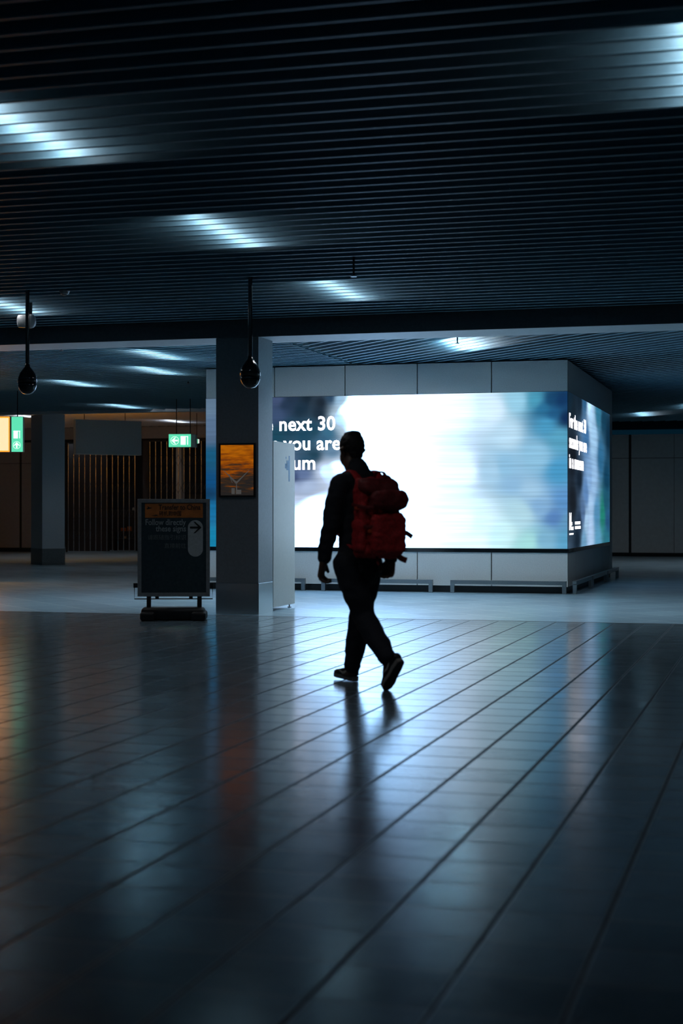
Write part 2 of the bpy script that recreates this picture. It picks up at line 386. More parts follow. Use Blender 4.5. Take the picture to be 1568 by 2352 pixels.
def screen(name, samples, pos, a0, a1, z0, z1, na, nz_, to3, aspect, label, peak=None):
    S = []
    for px, py, r, g_, b in samples:
        a, z = pos(px, py); S.append((a, z, L((r, g_, b))))
    bm = bmesh.new(); grid = []
    for j in range(nz_+1):
        z = z0 + (z1-z0)*j/nz_
        grid.append([bm.verts.new(to3(a0+(a1-a0)*i/na, z)) for i in range(na+1)])
    for j in range(nz_):
        for i in range(na): bm.faces.new((grid[j][i], grid[j][i+1], grid[j+1][i+1], grid[j+1][i]))
    bmesh.ops.recalc_face_normals(bm, faces=bm.faces)
    me = bpy.data.meshes.new(name); bm.to_mesh(me); bm.free()
    me.color_attributes.new('picture', 'FLOAT_COLOR', 'POINT'); me.attributes.new('drive', 'FLOAT', 'POINT')
    at = me.attributes['picture']; ah = me.attributes['drive']
    k = 0
    for j in range(nz_+1):
        z = z0 + (z1-z0)*j/nz_
        for i in range(na+1):
            a = a0+(a1-a0)*i/na
            wz = .05*noise.noise(Vector((a*1.3, z*2.5, 3.1)))
            wa = .10*noise.noise(Vector((a*1.1, z*1.7, 9.4)))
            sw = 0; c = [0, 0, 0]
            for sa, sz, cc in S:
                d = ((a+wa-sa)/aspect)**2 + (z+wz-sz)**2 + .004
                q = 1/(d*d*d)**.63; sw += q
                for n_ in range(3): c[n_] += q*cc[n_]
            hot = math.exp(-((a-peak)/1.25)**2) if peak is not None else .3
            at.data[k].color = (c[0]/sw, c[1]/sw, c[2]/sw, 1); ah.data[k].value = hot; k += 1
    m = bpy.data.materials.new(name+'_picture'); m.use_nodes = True
    nt = m.node_tree; N = nt.nodes; b = N['Principled BSDF']
    b.inputs['Base Color'].default_value = (.01, .01, .012, 1); b.inputs['Roughness'].default_value = .35
    ca = N.new('ShaderNodeVertexColor'); ca.layer_name = 'picture'
    tc = N.new('ShaderNodeTexCoord'); mp = N.new('ShaderNodeMapping'); mp.inputs['Scale'].default_value = (.5, .5, 22)
    nz = N.new('ShaderNodeTexNoise'); nz.inputs['Scale'].default_value = 1.0; nz.inputs['Detail'].default_value = 2
    rp = N.new('ShaderNodeMapRange'); rp.inputs['From Min'].default_value = .3; rp.inputs['From Max'].default_value = .7
    rp.inputs['To Min'].default_value = .86; rp.inputs['To Max'].default_value = 1.14
    nt.links.new(tc.outputs['Object'], mp.inputs[0]); nt.links.new(mp.outputs[0], nz.inputs['Vector']); nt.links.new(nz.outputs['Fac'], rp.inputs['Value'])
    mx = N.new('ShaderNodeMixRGB'); mx.blend_type = 'MULTIPLY'; mx.inputs[0].default_value = 1
    nt.links.new(ca.outputs['Color'], mx.inputs[1]); nt.links.new(rp.outputs[0], mx.inputs[2])
    # bright parts of the picture are driven harder than the dark ones
    bw = N.new('ShaderNodeRGBToBW'); nt.links.new(ca.outputs['Color'], bw.inputs[0])
    gn = N.new('ShaderNodeMapRange'); gn.inputs['From Min'].default_value = .55; gn.inputs['From Max'].default_value = .86; gn.interpolation_type = 'SMOOTHSTEP'
    nt.links.new(bw.outputs[0], gn.inputs['Value'])
    gc = N.new('ShaderNodeMixRGB'); gc.inputs[1].default_value = (1, 1, 1, 1); gc.inputs[2].default_value = (SCREEN*.40, SCREEN*.66, SCREEN, 1)
    dv = N.new('ShaderNodeAttribute'); dv.attribute_name = 'drive'
    mm = N.new('ShaderNodeMath'); mm.operation = 'MULTIPLY'; nt.links.new(gn.outputs[0], mm.inputs[0]); nt.links.new(dv.outputs['Fac'], mm.inputs[1])
    nt.links.new(mm.outputs[0], gc.inputs[0])
    m2 = N.new('ShaderNodeMixRGB'); m2.blend_type = 'MULTIPLY'; m2.inputs[0].default_value = 1
    nt.links.new(mx.outputs[0], m2.inputs[1]); nt.links.new(gc.outputs[0], m2.inputs[2])
    nt.links.new(m2.outputs[0], b.inputs['Emission Color']); b.inputs['Emission Strength'].default_value = 1
    me.materials.append(m); me.transform(KI)
    o = bpy.data.objects.new('screen', me); C.objects.link(o); o.parent = kiosk; o['label'] = label
    return o
sf = screen('front_screen', FRONT, front_pos, KX0+.005, KX1, .66, 2.97, 220, 90, lambda a, z: (a, KY0-.006, z), 1.0, 'front screen face, white and pale blue picture', front_pos(790, 1100)[0])
ss = screen('side_screen', SIDE, side_pos, KY0, KY0+5.72, .66, 2.97, 120, 60, lambda a, z: (KX1+.006, a, z), 1.6, 'side screen face, dark teal picture with white streak')
kb(MB().box(KX0, KX1, KY0-.004, KY0+.05, .66, 2.972), 'screen_backing', M['black'])
kb(MB().box(KX1-.05, KX1+.004, KY0, KY0+5.72, .66, 2.972), 'screen_backing', M['black'])
MF = KI @ T((KX0, KY0-.009, 0)); MS = KI @ T((KX1+.009, KY0, 0)) @ RZ(PI/2)
for k, (s, wd) in enumerate((('For the next 30', 1.97), ('seconds you are', 2.05), ('in a museum', 1.65))):
    lettering(s, .30, M['text'], sf, MF @ T((.24, 0, 2.455-.30*k)), bold=.0065, width=wd-.10, sp=1.03)
    lettering(s, .30, M['text'], ss, MS @ T((.14, 0, 2.455-.30*k)), bold=.0065, width=wd*1.03, sp=1.03)
for Mx, par in ((MF @ T((.14, 0, 0)), sf), (MS, ss)):
    mb = MB()
    mb.prism([(.15, .93), (.22, .93), (.24, 1.08), (.32, .93), (.36, .93), (.36, 1.19), (.31, 1.19), (.24, 1.05), (.20, 1.19), (.15, 1.19)], -.001, .001)
    mb.box(.39, .46, -.001, .001, 1.0, 1.05).box(.39, .60, -.001, .001, .93, .98).box(.15, .60, -.001, .001, .86, .885)
    mb.build('emblem', M['text_soft'], par, mx=Mx)
lettering('THE EUROPEES', .075, M['text_soft'], sf, MF @ T((.95, 0, 1.03)), bold=.003, width=.70)
lettering('KUNST MUSEUM', .075, M['text_soft'], sf, MF @ T((.95, 0, .955)), bold=.003, width=.78)
for z_, w_ in ((1.01, .62), (.94, .66)):
    MB().box(.80, .80+w_, -.001, .001, z_, z_+.045).build('small_print', M['text_soft'], ss, mx=MS)

# ---------------------------------------------------------------- steel kick rails round the kiosk
def rail(length, label, loc, rz):
    t = thing('kick_rail', label, 'rail', loc, rz, 'steel kick rails around the screen block')
    MB().box(-length/2, length/2, -.03, .03, .13, .19, bev=.004).build('rail_bar', M['rail'], t)
    for s in (-1, 1):
        MB().box(s*length/2-.03-s*.03, s*length/2+.03-s*.03, -.028, .028, 0, .15, bev=.003).build('leg', M['rail'], t)
    return t
yk = KY0-.13
rail(1.72, 'low steel kick rail under the front screen, nearest the kiosk corner', (KX1-.86, yk, 0), 0)
rail(1.73, 'low steel kick rail under the front screen, directly behind the walking person', (KX1-2.855, yk, 0), 0)
rail(1.72, 'low steel kick rail under the front screen, partly hidden by the column and pale cabinet', (KX1-4.84, yk, 0), 0)
xk = KX1+.11
rail(1.95, 'short-looking steel kick rail on the side face, nearest the kiosk corner', (xk, KY0+.92, 0), PI/2)
rail(2.05, 'steel kick rail in the middle of the side face', (xk, KY0+3.06, 0), PI/2)
rail(1.8, 'steel kick rail at the far end of the side face', (xk, KY0+5.15, 0), PI/2)

# ---------------------------------------------------------------- columns
col1 = thing('column', 'square grey column in front of the screen, framed orange picture on its face', 'column', (-6.165, 17.61, 0))
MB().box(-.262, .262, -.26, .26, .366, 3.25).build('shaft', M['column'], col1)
MB().box(-.262, .262, -.266, -.2605, .37, 3.24).build('front_shade_sheet', M['col_front_shade'], col1)  # thin sheet that paints the shaded front of the shaft
MB().box(-.266, .266, -.264, .264, 0, .366, bev=.003).build('kick_plate', M['steel'], col1)['label'] = 'polished steel kick plate'
c2 = xz((97-784)/F*35.4, 35.4)
d45 = PI/4
col2 = thing('column', 'grey column at the far left beside the lit green exit sign', 'column', c2, d45)
# front corner at the local origin: wide face runs along +x, narrow face along +y
MB().box(0, .53, 0, .80, .37, 3.42).build('shaft', M['column_pale'], col2)
MB().box(-.004, .534, -.004, .804, 0, .37).build('kick_plate', M['steel_dark'], col2)

# framed picture on the column
fp = thing('framed_poster', 'framed glossy orange picture of grey branching lines, hung on the square column', 'picture', (-6.16, 17.35, 1.69))
PW, PH = .225, .315
mb = MB()
mb.box(-PW, PW, -.03, 0, PH-.02, PH).box(-PW, PW, -.03, 0, -PH, -PH+.02).box(-PW, -PW+.02, -.03, 0, -PH+.02, PH-.02).box(PW-.02, PW, -.03, 0, -PH+.02, PH-.02)
mb.build('frame', M['black'], fp)
def picture_material():
    m = bpy.data.materials.new('orange_streaked_glow_print'); m.use_nodes = True
    nt = m.node_tree; N = nt.nodes; K = nt.links; b = N['Principled BSDF']
    tc = N.new('ShaderNodeTexCoord'); mp = N.new('ShaderNodeMapping'); mp.inputs['Scale'].default_value = (3.0, 3, 22)
    nz = N.new('ShaderNodeTexNoise'); nz.inputs['Scale'].default_value = 1; nz.inputs['Detail'].default_value = 4; nz.inputs['Roughness'].default_value = .65
    K.new(tc.outputs['Object'], mp.inputs[0]); K.new(mp.outputs[0], nz.inputs['Vector'])
    sp = N.new('ShaderNodeSeparateXYZ'); K.new(tc.outputs['Object'], sp.inputs[0])
    ad = N.new('ShaderNodeMath'); ad.operation = 'MULTIPLY_ADD'; ad.inputs[1].default_value = .75; K.new(sp.outputs[2], ad.inputs[0]); K.new(nz.outputs['Fac'], ad.inputs[2])
    rp = N.new('ShaderNodeValToRGB'); e = rp.color_ramp.elements
    e[0].position = .32; e[0].color = L((48, 44, 42)) + (1,); e[1].position = .75; e[1].color = L((225, 125, 12)) + (1,)
    q = e.new(.45); q.color = L((80, 55, 35)) + (1,); q = e.new(.56); q.color = L((170, 82, 12)) + (1,)
    K.new(ad.outputs[0], rp.inputs['Fac'])
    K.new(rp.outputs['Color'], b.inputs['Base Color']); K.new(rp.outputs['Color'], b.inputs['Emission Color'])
    b.inputs['Emission Strength'].default_value = .5; b.inputs['Roughness'].default_value = .25  # picture given a faint glow of its own colour
    return m
MB().box(-PW+.02, PW-.02, -.018, -.002, -PH+.02, PH-.02).build('picture_panel', picture_material(), fp)
M['branch'] = mat('grey_glow_line', (.10, .10, .10), .4, emit=L((84, 82, 80)), es=.6)  # lines given the same faint glow as the picture
mb = MB()
mb.tube([(-.005, -.019, -.28), (-.01, -.019, -.13)], (.012, .002), ref=(1, 0, 0), n=8)
mb.tube([(-.01, -.019, -.15), (-.17, -.019, -.0)], (.012, .002), ref=(1, 0, 0), n=8)
mb.tube([(-.01, -.019, -.15), (.15, -.019, -.0)], (.010, .002), ref=(1, 0, 0), n=8)
mb.tube([(-.10, -.019, -.05), (-.06, -.019, -.15)], (.006, .002), ref=(1, 0, 0), n=8)
mb.box(.0, .05, -.02, -.018, -.28, -.23).box(-.07, -.03, -.02, -.018, -.28, -.21)
mb.build('branching_lines', M['branch'], fp)

# pale cabinet behind the column
cab = thing('cabinet', 'tall pale cabinet with a small blue sticker, standing just behind the square column', 'cabinet', (-6.19, 18.45, 0))
MB().box(-.25, .25, -.43, .43, .045, 2.06, bev=.004).build('body', M['cabinet'], cab)
for a in (-.2, .2):
    for b in (-.36, .36):
        MB().lathe([(.025, 0), (.025, .008), (.008, .012), (.008, .05)], 12, T((a, b, 0))).build('foot', M['steel_dark'], cab)
mb = MB()
mb.box(.2505, .2515, .08, .22, 1.72, 1.84).box(.2505, .2515, .02, .10, 1.74, 1.80).box(.2505, .2515, .17, .22, 1.84, 1.90).box(.2505, .2515, .05, .08, 1.86, 1.885).box(.2505, .2515, .16, .22, 1.58, 1.72)
mb.build('sticker', M['sticker'], cab)['label'] = 'small blue sticker'

# ---------------------------------------------------------------- poster stand
bp_ = P(399, 1424, 17.42); bp_.z = 0
ang = math.atan2(-(xz(0, 1)-xz(0, 0)).x, (xz(0, 1)-xz(0, 0)).y) + math.radians(2)
st = thing('poster_stand', 'freestanding black and grey sign board reading Follow directly these signs, on a heavy black base', 'sign', bp_, ang)
mb = MB(); mb.box(-.355, .345, -.13, .13, .0, .145, bev=.045); mb.box(.20, .365, -.20, .20, 0, .10, bev=.03); mb.box(-.36, -.2, -.20, .20, 0, .10, bev=.03)
mb.build('base', M['rubber'], st, smooth=True)
for a in (-.275, .285): MB().box(a-.024, a+.024, -.02, .02, .12, .262).build('leg', M['rubber'], st)
W2, Z0, Z1 = .40, .262, 1.345
mb = MB()
mb.box(-W2, W2, -.018, .018, Z1-.042, Z1, bev=.003).box(-W2, W2, -.018, .018, Z0, Z0+.042, bev=.003)
mb.box(-W2, -W2+.042, -.018, .018, Z0+.03, Z1-.03, bev=.003).box(W2-.042, W2, -.018, .018, Z0+.03, Z1-.03, bev=.003)
mb.build('frame', M['frame_alu'], st)
pp = MB().box(-W2+.04, W2-.04, -.006, .012, Z0+.04, Z1-.04).build('poster_panel', M['poster_dark'], st)
s_ = 1/205.7/7.585*1.0      # zoomed-crop pixels to metres on the board
def bx_(cx): return (cx-752)*s_
def bz_(cy): return 1.341 - (cy-125)*s_
MB().box(bx_(255), bx_(1255), -.0075, -.0062, bz_(445), bz_(197)).build('orange_band', M['poster_org'], pp)
FT = T((0, -.009, 0))
lettering('Transfer to China', .082, M['rubber'], pp, T((bx_(490), -.009, bz_(305))), bold=.001, width=(1215-490)*s_)
lettering('\u8f6c\u673a\u5230\u4e2d\u56fd', .062, M['rubber'], pp, T((bx_(500), -.009, bz_(408))), width=(880-500)*s_)
mb = MB().prism([(0, 0), (.05, .012), (.052, .018), (.03, .02), (.01, .035), (.004, .033), (.014, .016), (-.004, .010)], -.001, .001, T((bx_(290), -.009, bz_(300))) )
mb.prism([(0, 0), (.08, 0), (.06, .012)], -.001, .001, T((bx_(360), -.009, bz_(410)))).build('aircraft_mark', M['rubber'], pp)
lettering('Follow directly', .092, M['poster_txt'], pp, T((bx_(265), -.009, bz_(570))), bold=.0012, width=(962-265)*s_)
lettering('these signs', .092, M['poster_txt'], pp, T((bx_(440), -.009, bz_(680))), bold=.0012, width=(962-440)*s_)
lettering('\u8bf7\u8ddf\u968f\u6307\u5f15\u6807\u8bc6', .06, M['poster_txt2'], pp, T((bx_(300), -.009, bz_(820))), bold=.0006, width=(965-300)*s_)
lettering('\u76f4\u63a5\u524d\u5f80', .06, M['poster_txt2'], pp, T((bx_(590), -.009, bz_(965))), bold=.0006, width=(965-590)*s_)
pr_ = 130*s_; pcx = bx_(1126); pt, pb = bz_(485)-pr_, bz_(1120)+pr_
poly = [(pcx+pr_*math.cos(a), pt+pr_*math.sin(a)) for a in [PI*k/14 for k in range(15)]] + [(pcx+pr_*math.cos(a), pb+pr_*math.sin(a)) for a in [PI+PI*k/14 for k in range(15)]]
MB().prism(poly, -.0075, -.0062).build('arrow_pill', M['pill'], pp)
ax0, ax1, ay = bx_(1030), bx_(1232), bz_(614)
hw = 17*s_
mb = MB().prism([(ax0, ay-hw), (ax1-.02, ay-hw), (ax1-.02, ay+hw), (ax0, ay+hw)], -.0095, -.0076)
hd = 100*s_
for q in (-1, 1):
    mb.prism([(ax1, ay), (ax1-hd*1.0-.006, ay+q*hd), (ax1-hd*1.0-.006-.02, ay+q*hd), (ax1-.028, ay)], -.0095, -.0076)
mb.build('arrow', M['rubber'], pp)
mb = MB()
mb.tube([(-.435, 0, .40), (-.435, 0, .235), (.43, 0, .235), (.43, 0, .40)], .006, n=8)
mb.box(-.445, -.395, -.015, .015, .36, .41).box(.395, .44, -.015, .015, .35, .41).box(-.205, -.165, -.012, .012, .235, .263).box(.17, .21, -.012, .012, .235, .263)
mb.build('spring_bracket', M['rubber'], st)

# ---------------------------------------------------------------- hanging domes
def dome(px, ptop, pcy, Z, label):
    p = P(px, 1176, Z)
    t = thing('pendant_dome', label, 'dome camera', (p.x, p.y, 0), 0, 'black pendant domes')
    zc = H + (1176-pcy)/F*Z; zt = CZ + .02
    MB().tube([(0, 0, zc+.10), (0, 0, zt)], .021, n=14, cap=False).build('pole', M['gloss_black'], t, smooth=True)
    prof = [(.024, zc+.16), (.028, zc+.13), (.05, zc+.105), (.078, zc+.065), (.094, zc+.02), (.100, zc-.03)]
    MB().lathe(prof, 28).build('housing', M['gloss_black'], t, smooth=True)
    prof = [(.098, zc-.03), (.094, zc-.07), (.078, zc-.11), (.05, zc-.14), (.02, zc-.15), (.002, zc-.152)]
    MB().lathe(prof, 28).build('dome_cover', M['gloss_black'], t, smooth=True)
    MB().tube([(0, 0, zt-.0), (0, 0, zt+.04)], .035, n=14).build('ceiling_cup', M['gloss_black'], t)
    return t
dome(574.5, 643, 856, 15.13, 'black teardrop dome on a pole, hanging in front of the square column')
dome(63, 672, 872, 16.0, 'black teardrop dome on a pole, hanging at the far left')

# ---------------------------------------------------------------- ceiling lamps above the fins
def lamp_proto(m='lamp'):
    t = thing('ceiling_light', 'lamp glowing through the ceiling fins', 'ceiling light', (0, 0, 0))
    MB().box(-.055, .055, -.7, .7, 0, .02, bev=.004).build('diffuser', M[m], t)
    MB().box(-.09, .09, -.73, .73, .018, .07).build('housing', M['housing'], t)
    return t
LP = [  # x, y, z, rotation, label
 (-4.37, 8.45, 'lamp in the near ceiling glowing at the upper left edge of the view'),
 (-4.37, 11.9, 'lamp in the near ceiling, large glow left of centre above the column'),
 (-4.37, 15.35, 'lamp in the near ceiling, small glow close in front of the beam near the centre'),
 (-8.22, 15.5, 'lamp in the near ceiling at the far left, half hidden by the hanging dome pole'),
 (-.42, 8.1, 'lamp in the near ceiling at the upper right edge of the view')]
proto = {}
def put(x, y, label, z=CZ+.106, rz=0., group='lamps above the near ceiling'):
    key = 'lamp' if 'near' in group else ('lamp_front' if 'right behind the beam' in label else 'lamp_far')
    if key not in proto: proto[key] = lamp_proto(key); t = proto[key]
    else: t = copy_tree(proto[key])
    t.location = (x, y, z); t.rotation_euler = (0, 0, rz); tag(t, label, 'ceiling light', group); return t
for x, y, l in LP: put(x, y, l)
def far_lamp(px, py, label, zc=CZ+.06, rz=0.):
    Z = (zc-H)*F/(1176-py); p = P(px, py, Z); put(p.x, p.y, label, zc-.06+.14, rz, 'lamps above the far ceiling')
far_lamp(372, 806, 'far ceiling lamp left of the column, nearest the beam')
far_lamp(365, 843, 'far ceiling lamp left of the column, stepped glow, second from the beam')
far_lamp(182, 873, 'far ceiling lamp beside the left hanging dome')
far_lamp(288, 927, 'far ceiling lamp above the blank grey hanging sign')
far_lamp(408, 963, 'farthest ceiling lamp, just above the small green exit sign', 3.78)
far_lamp(55, 950, 'ceiling lamp glowing just above the left green sign', 3.78)
far_lamp(152, 984, 'tiny far lamp between the far left column and the grey hanging sign', 3.78)
far_lamp(1040, 783, 'ceiling lamp above the front of the big screen, right behind the beam')
far_lamp(1468, 946, 'ceiling lamp to the right of the screen block')
for x_, y_, l_ in ((-8.2, 18.85, 'added ceiling lamp hidden right behind the beam at the left'), (-.5, 18.85, 'added ceiling lamp hidden right behind the beam at the right'), (-4.37, 18.85, 'added ceiling lamp hidden right behind the beam beside the square column'),
                   (-1.0, 38.2, 'added unseen ceiling lamp near the rear wall, past the right edge of the view'), (1.2, 34.5, 'added unseen ceiling lamp beyond the right edge of the view')):
    put(x_, y_, l_, CZ+.14, 0, 'lamps above the far ceiling')  # unseen lamps added to brighten the block front and the rear wall
far_lamp(1580, 927, 'ceiling lamp at the right edge of the view, past the screen block')

# small ceiling fittings
def sprinkler(px, py0, py1, Z, label):
    a = P(px, py0, Z); b = P(px, py1, Z)
    t = thing('sprinkler', label, 'sprinkler', (a.x, a.y, b.z), 0, 'ceiling sprinklers')
    h = max(CZ+.03, a.z)-b.z
    MB().tube([(0, 0, .01), (0, 0, h)], .010, n=10).build('pipe', M['gloss_black'], t)
    MB().lathe([(.004, .012), (.028, .010), (.028, .002), (.008, 0)], 14).build('deflector', M['steel_dark'], t)
sprinkler(812, 605, 636, 14.0, 'thin sprinkler hanging from the near ceiling above the person')
sprinkler(1050, 762, 790, 20.2, 'black sprinkler in front of the bright lamp behind the beam')
sprinkler(1382, 757, 774, 20.3, 'black sprinkler behind the beam at the right, above the block corner')
sprinkler(141, 795, 806, 21.3, 'black sprinkler behind the beam at the left, near the hanging dome')
sprinkler(432, 870, 882, 27.2, 'small black sprinkler left of the pale end of the screen block')
q = P(61, 738, 17.0)
t = thing('ceiling_speaker', 'round white loudspeaker hanging below the near ceiling behind the left dome pole', 'loudspeaker', q, YAW)
RY = Matrix.Rotation(PI/2, 4, 'Y')
MB().lathe([(.055, -.095), (.068, -.085), (.072, 0), (.074, .03)], 24, RY).build('body', M['white_plastic'], t, smooth=True)
MB().lathe([(.074, .03), (.078, .04), (.070, .075), (.045, .095), (.01, .102)], 24, RY).build('front_cap', M['white_plastic'], t, smooth=True)
MB().box(.03, .06, -.012, .012, .06, CZ+.03-q.z).build('bracket', M['black'], t)
q = P(148, 683, 15.9)
t = thing('smoke_detector', 'small dim smoke detector on the near ceiling right of the left dome pole', 'smoke detector', (q.x, q.y, CZ-.045))
MB().lathe([(.03, 0), (.045, .012), (.048, .03), (.055, .035), (.055, .046)], 20).build('body', M['frame_alu'], t, smooth=True)
MB().lathe([(.012, -.012), (.02, -.006), (.03, 0.0)], 16).build('sensor_cap', M['housing'], t, smooth=True)

# ---------------------------------------------------------------- hanging signs
def rods(t, xs, z0, z1, y=0.):
    for x in xs: MB().tube([(x, y, z0), (x, y, z1)], .009, n=8).build('suspension_rod', M['black'], t)
# blank back of a lit sign, far side glows yellow over the gate
Zs = 37.0; a = P(174, 1043, Zs)
t = thing('hanging_sign', 'blank grey back of a large hanging sign in front of the folding gate', 'sign', (a.x, a.y, 0), d45)
wS = 1.66; z0, z1 = H+133/F*Zs, H+213/F*Zs
MB().box(0, wS, 0, .16, z0, z1, bev=.006).build('sign_box', M['sign_grey'], t)
MB().box(.03, wS-.03, .161, .165, z0+.03, z1-.03).build('lit_face', M['yellow_lit'], t)['label'] = 'lit yellow face turned to the gate'
rods(t, (.24, 1.27), z1, 3.75, .08)
# exit sign in the middle distance
def arrow_disc(mb, cx, cz, r, ang, y):
    n = 24
    ring = [(cx+r*math.cos(2*PI*k/n), cz+r*math.sin(2*PI*k/n)) for k in range(n)]
    mb2 = []
    ca, sa = math.cos(ang), math.sin(ang)
    pts = [(.8, 0), (0, .75), (-.28, .75), (.12, .2), (-.75, .2), (-.75, -.2), (.12, -.2), (-.28, -.75), (0, -.75)]
    mb.prism([(cx+r*(a*ca-b*sa), cz+r*(a*sa+b*ca)) for a, b in pts], y-.002, y+.001)
    for k in range(n):
        a0, a1 = 2*PI*k/n, 2*PI*(k+1)/n
        mb.prism([(cx+r*math.cos(a0), cz+r*math.sin(a0)), (cx+r*math.cos(a1), cz+r*math.sin(a1)), (cx+r*.9*math.cos(a1), cz+r*.9*math.sin(a1)), (cx+r*.9*math.cos(a0), cz+r*.9*math.sin(a0))], y-.002, y+.001)
def door_symbol(mb, cx, cz, w_, h_, y):
    mb.box(cx-w_/2, cx+w_*.18, y-.002, y+.001, cz-h_/2, cz+h_/2)
    mb.box(cx+w_*.38, cx+w_*.5, y-.002, y+.001, cz-h_/2, cz+h_/2)
    mb.box(cx-w_/2, cx+w_*.5, y-.002, y+.001, cz+h_*.42, cz+h_/2)
Ze = 31.3; a = P(387, 1027, Ze); k = Ze/F
t = thing('exit_sign', 'lit green exit sign with left arrow and door symbol, hanging over the gate area', 'exit sign', (a.x, a.y, 0), YAW - .10)
z0 = H+149*k; z1 = H+179*k
MB().box(0, .455, .006, .20, z0, z1).build('sign_box', M['sign_grey'], t)
MB().box(0.004, .45, 0, .006, z0+.004, z1-.004).build('lit_face', M['green_lit'], t)
MB().box(.451, .54, .02, .20, z0, z1-.01).build('battery_box', M['sign_grey'], t)
mb = MB(); zc = (z0+z1)/2; arrow_disc(mb, .125, zc, .085, PI, 0); door_symbol(mb, .32, zc, .15, .17, 0); mb.build('symbols', M['white_lit'], t)
rods(t, (.14, .42), z1, CZ+.05, .1)
Ze = 40.0; a = P(447, 1019, Ze)
t = thing('exit_sign', 'tiny lit green sign peeking out right of the exit sign, far behind it', 'exit sign', (a.x, a.y, 0), YAW)
z0 = H+157*Ze/F; z1 = H+168*Ze/F
MB().box(0, .09, .003, .06, z0, z1).build('sign_box', M['sign_grey'], t)
MB().box(.0, .075, 0, .003, z0+.004, z1-.004).build('lit_face', M['green_lit'], t)
MB().box(.092, .112, 0, .01, z0+.01, z1-.01).build('symbols', M['white_lit'], t)
rods(t, (.05,), z1, 4.1, .03)
# left exit sign and the lit yellow sign beside it
Zl = 29.0; k = Zl/F; a = P(26, 1038, Zl)
t = thing('exit_sign', 'upright lit green exit sign with upward arrow, next to the lit pale orange sign', 'exit sign', (a.x, a.y, 0), YAW)
z0 = H+138*k; z1 = H+219*k
MB().box(0, .215, .006, .14, z0, z1).build('sign_box', M['sign_grey'], t)
MB().box(0.003, .21, 0, .006, z0+.004, z1-.004).build('lit_face', M['green_lit'], t)
mb = MB(); door_symbol(mb, .10, z0+.32, .12, .14, 0); arrow_disc(mb, .10, z0+.125, .07, PI/2, 0); mb.build('symbols', M['white_lit'], t)
rods(t, (.10,), z1, CZ+.05, .07)
a = P(22, 1038, Zl)
t = thing('lit_sign', 'glowing pale orange hanging sign cut off by the left edge', 'sign', (a.x, a.y, 0), YAW)
MB().box(-1.9, 0, .01, .18, z0, z1+.01).build('sign_box', M['sign_grey'], t)
MB().box(-1.88, -.002, .003, .01, z0, z1).build('rim', M['orange_edge'], t)
MB().box(-1.86, -.022, 0, .003, z0+.025, z1-.025).build('lit_face', M['pale_lit'], t)
rods(t, (-.4, -1.5), z1, CZ+.05, .09)
# floor-standing lit unit just past the left edge; its glow shows on the polished floor
a = P(-14, 1176, 27)
t = thing('lit_totem', 'orange lit floor-standing display past the left edge, glowing on the polished floor', 'lit display', (a.x, a.y, 0), YAW)
MB().box(-1.0, 0, .0, .30, .0, 2.2, bev=.01).build('body', M['sign_grey'], t)
MB().box(-.96, -.04, -.008, 0, .35, 2.12).build('lit_face', M['totem'], t)
# ---------------------------------------------------------------- folding gate
def gate(x0, n, step, label):
    t = thing('folding_gate', label, 'gate', (x0, 42.93, 0), 0, 'folding lattice gates across the closed shop')
    for i in range(n):
        x = i*step
        MB().tube([(x, 0, .03), (x, 0, 3.28)], .014, n=14, cap=False).build('bar', M['gate'], t, smooth=True)
    for zl in (.35, 1.0, 1.75, 2.55):
        mb = MB()
        for i in range(n-1):
            xa, xb = i*step, (i+1)*step
            mb.tube([(xa, -.016, zl), (xb, -.016, zl+.32)], .005, n=5); mb.tube([(xb, -.019, zl), (xa, -.019, zl+.32)], .005, n=5)
        mb.build('lattice_brace_row', M['gate_dark'], t)
    MB().box(-.03, (n-1)*step+.03, -.02, .02, 3.27, 3.31).build('top_track', M['gate_dark'], t)
    MB().box(-.07, -.03, -.03, .03, 0, 3.3).build('end_post', M['gate_dark'], t)
    return t
xg = P(156, 1176, 46.9).x
stp = 58.2/4.356/F*46.5*1.04
gate(P(156, 1176, 46.9).x, 13, stp, 'left folding steel lattice gate, behind the blank hanging sign')
gate(P(341, 1176, 46.1).x, 14, stp, 'right folding steel lattice gate, between the hanging sign and the screen block')
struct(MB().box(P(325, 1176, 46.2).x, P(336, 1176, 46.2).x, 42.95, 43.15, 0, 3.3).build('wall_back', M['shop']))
# things behind the gate
def behind(px, py, Y):
    r = (px-784)/F; Z = Y/(cy_ + sy_*r); return P(px, py, Z)
def boxthing(name, label, cat, px0, px1, py0, py1, Y, dep, m, bev=.01, ground=False):
    a = behind(px0, py1, Y); b = behind(px1, py0, Y)
    z0 = 0 if ground else a.z
    t = tag(MB().box(-(b.x-a.x)/2, (b.x-a.x)/2, 0, dep, 0, b.z-z0, bev=bev).build(name, m), label, cat)
    t.location = ((a.x+b.x)/2, Y, z0); return t
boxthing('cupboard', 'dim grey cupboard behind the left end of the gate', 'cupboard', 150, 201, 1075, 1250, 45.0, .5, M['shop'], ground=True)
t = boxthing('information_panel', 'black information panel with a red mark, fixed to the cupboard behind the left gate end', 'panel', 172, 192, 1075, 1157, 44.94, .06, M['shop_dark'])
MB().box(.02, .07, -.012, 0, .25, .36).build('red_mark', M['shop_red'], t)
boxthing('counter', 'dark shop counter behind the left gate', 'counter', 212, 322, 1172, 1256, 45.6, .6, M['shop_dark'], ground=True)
def stander(name, label, cat, px, ybase, w_, h_, m, y0=45.75):
    """something small standing on the counter top"""
    ct = behind(px, 1172, 45.6); t = tag(MB().lathe([(w_*.8, 0), (w_, .01), (w_, h_*.7), (w_*.5, h_*.85), (w_*.45, h_)], 12).build(name, m), label, cat)
    t.location = (ct.x, y0, ct.z); return t
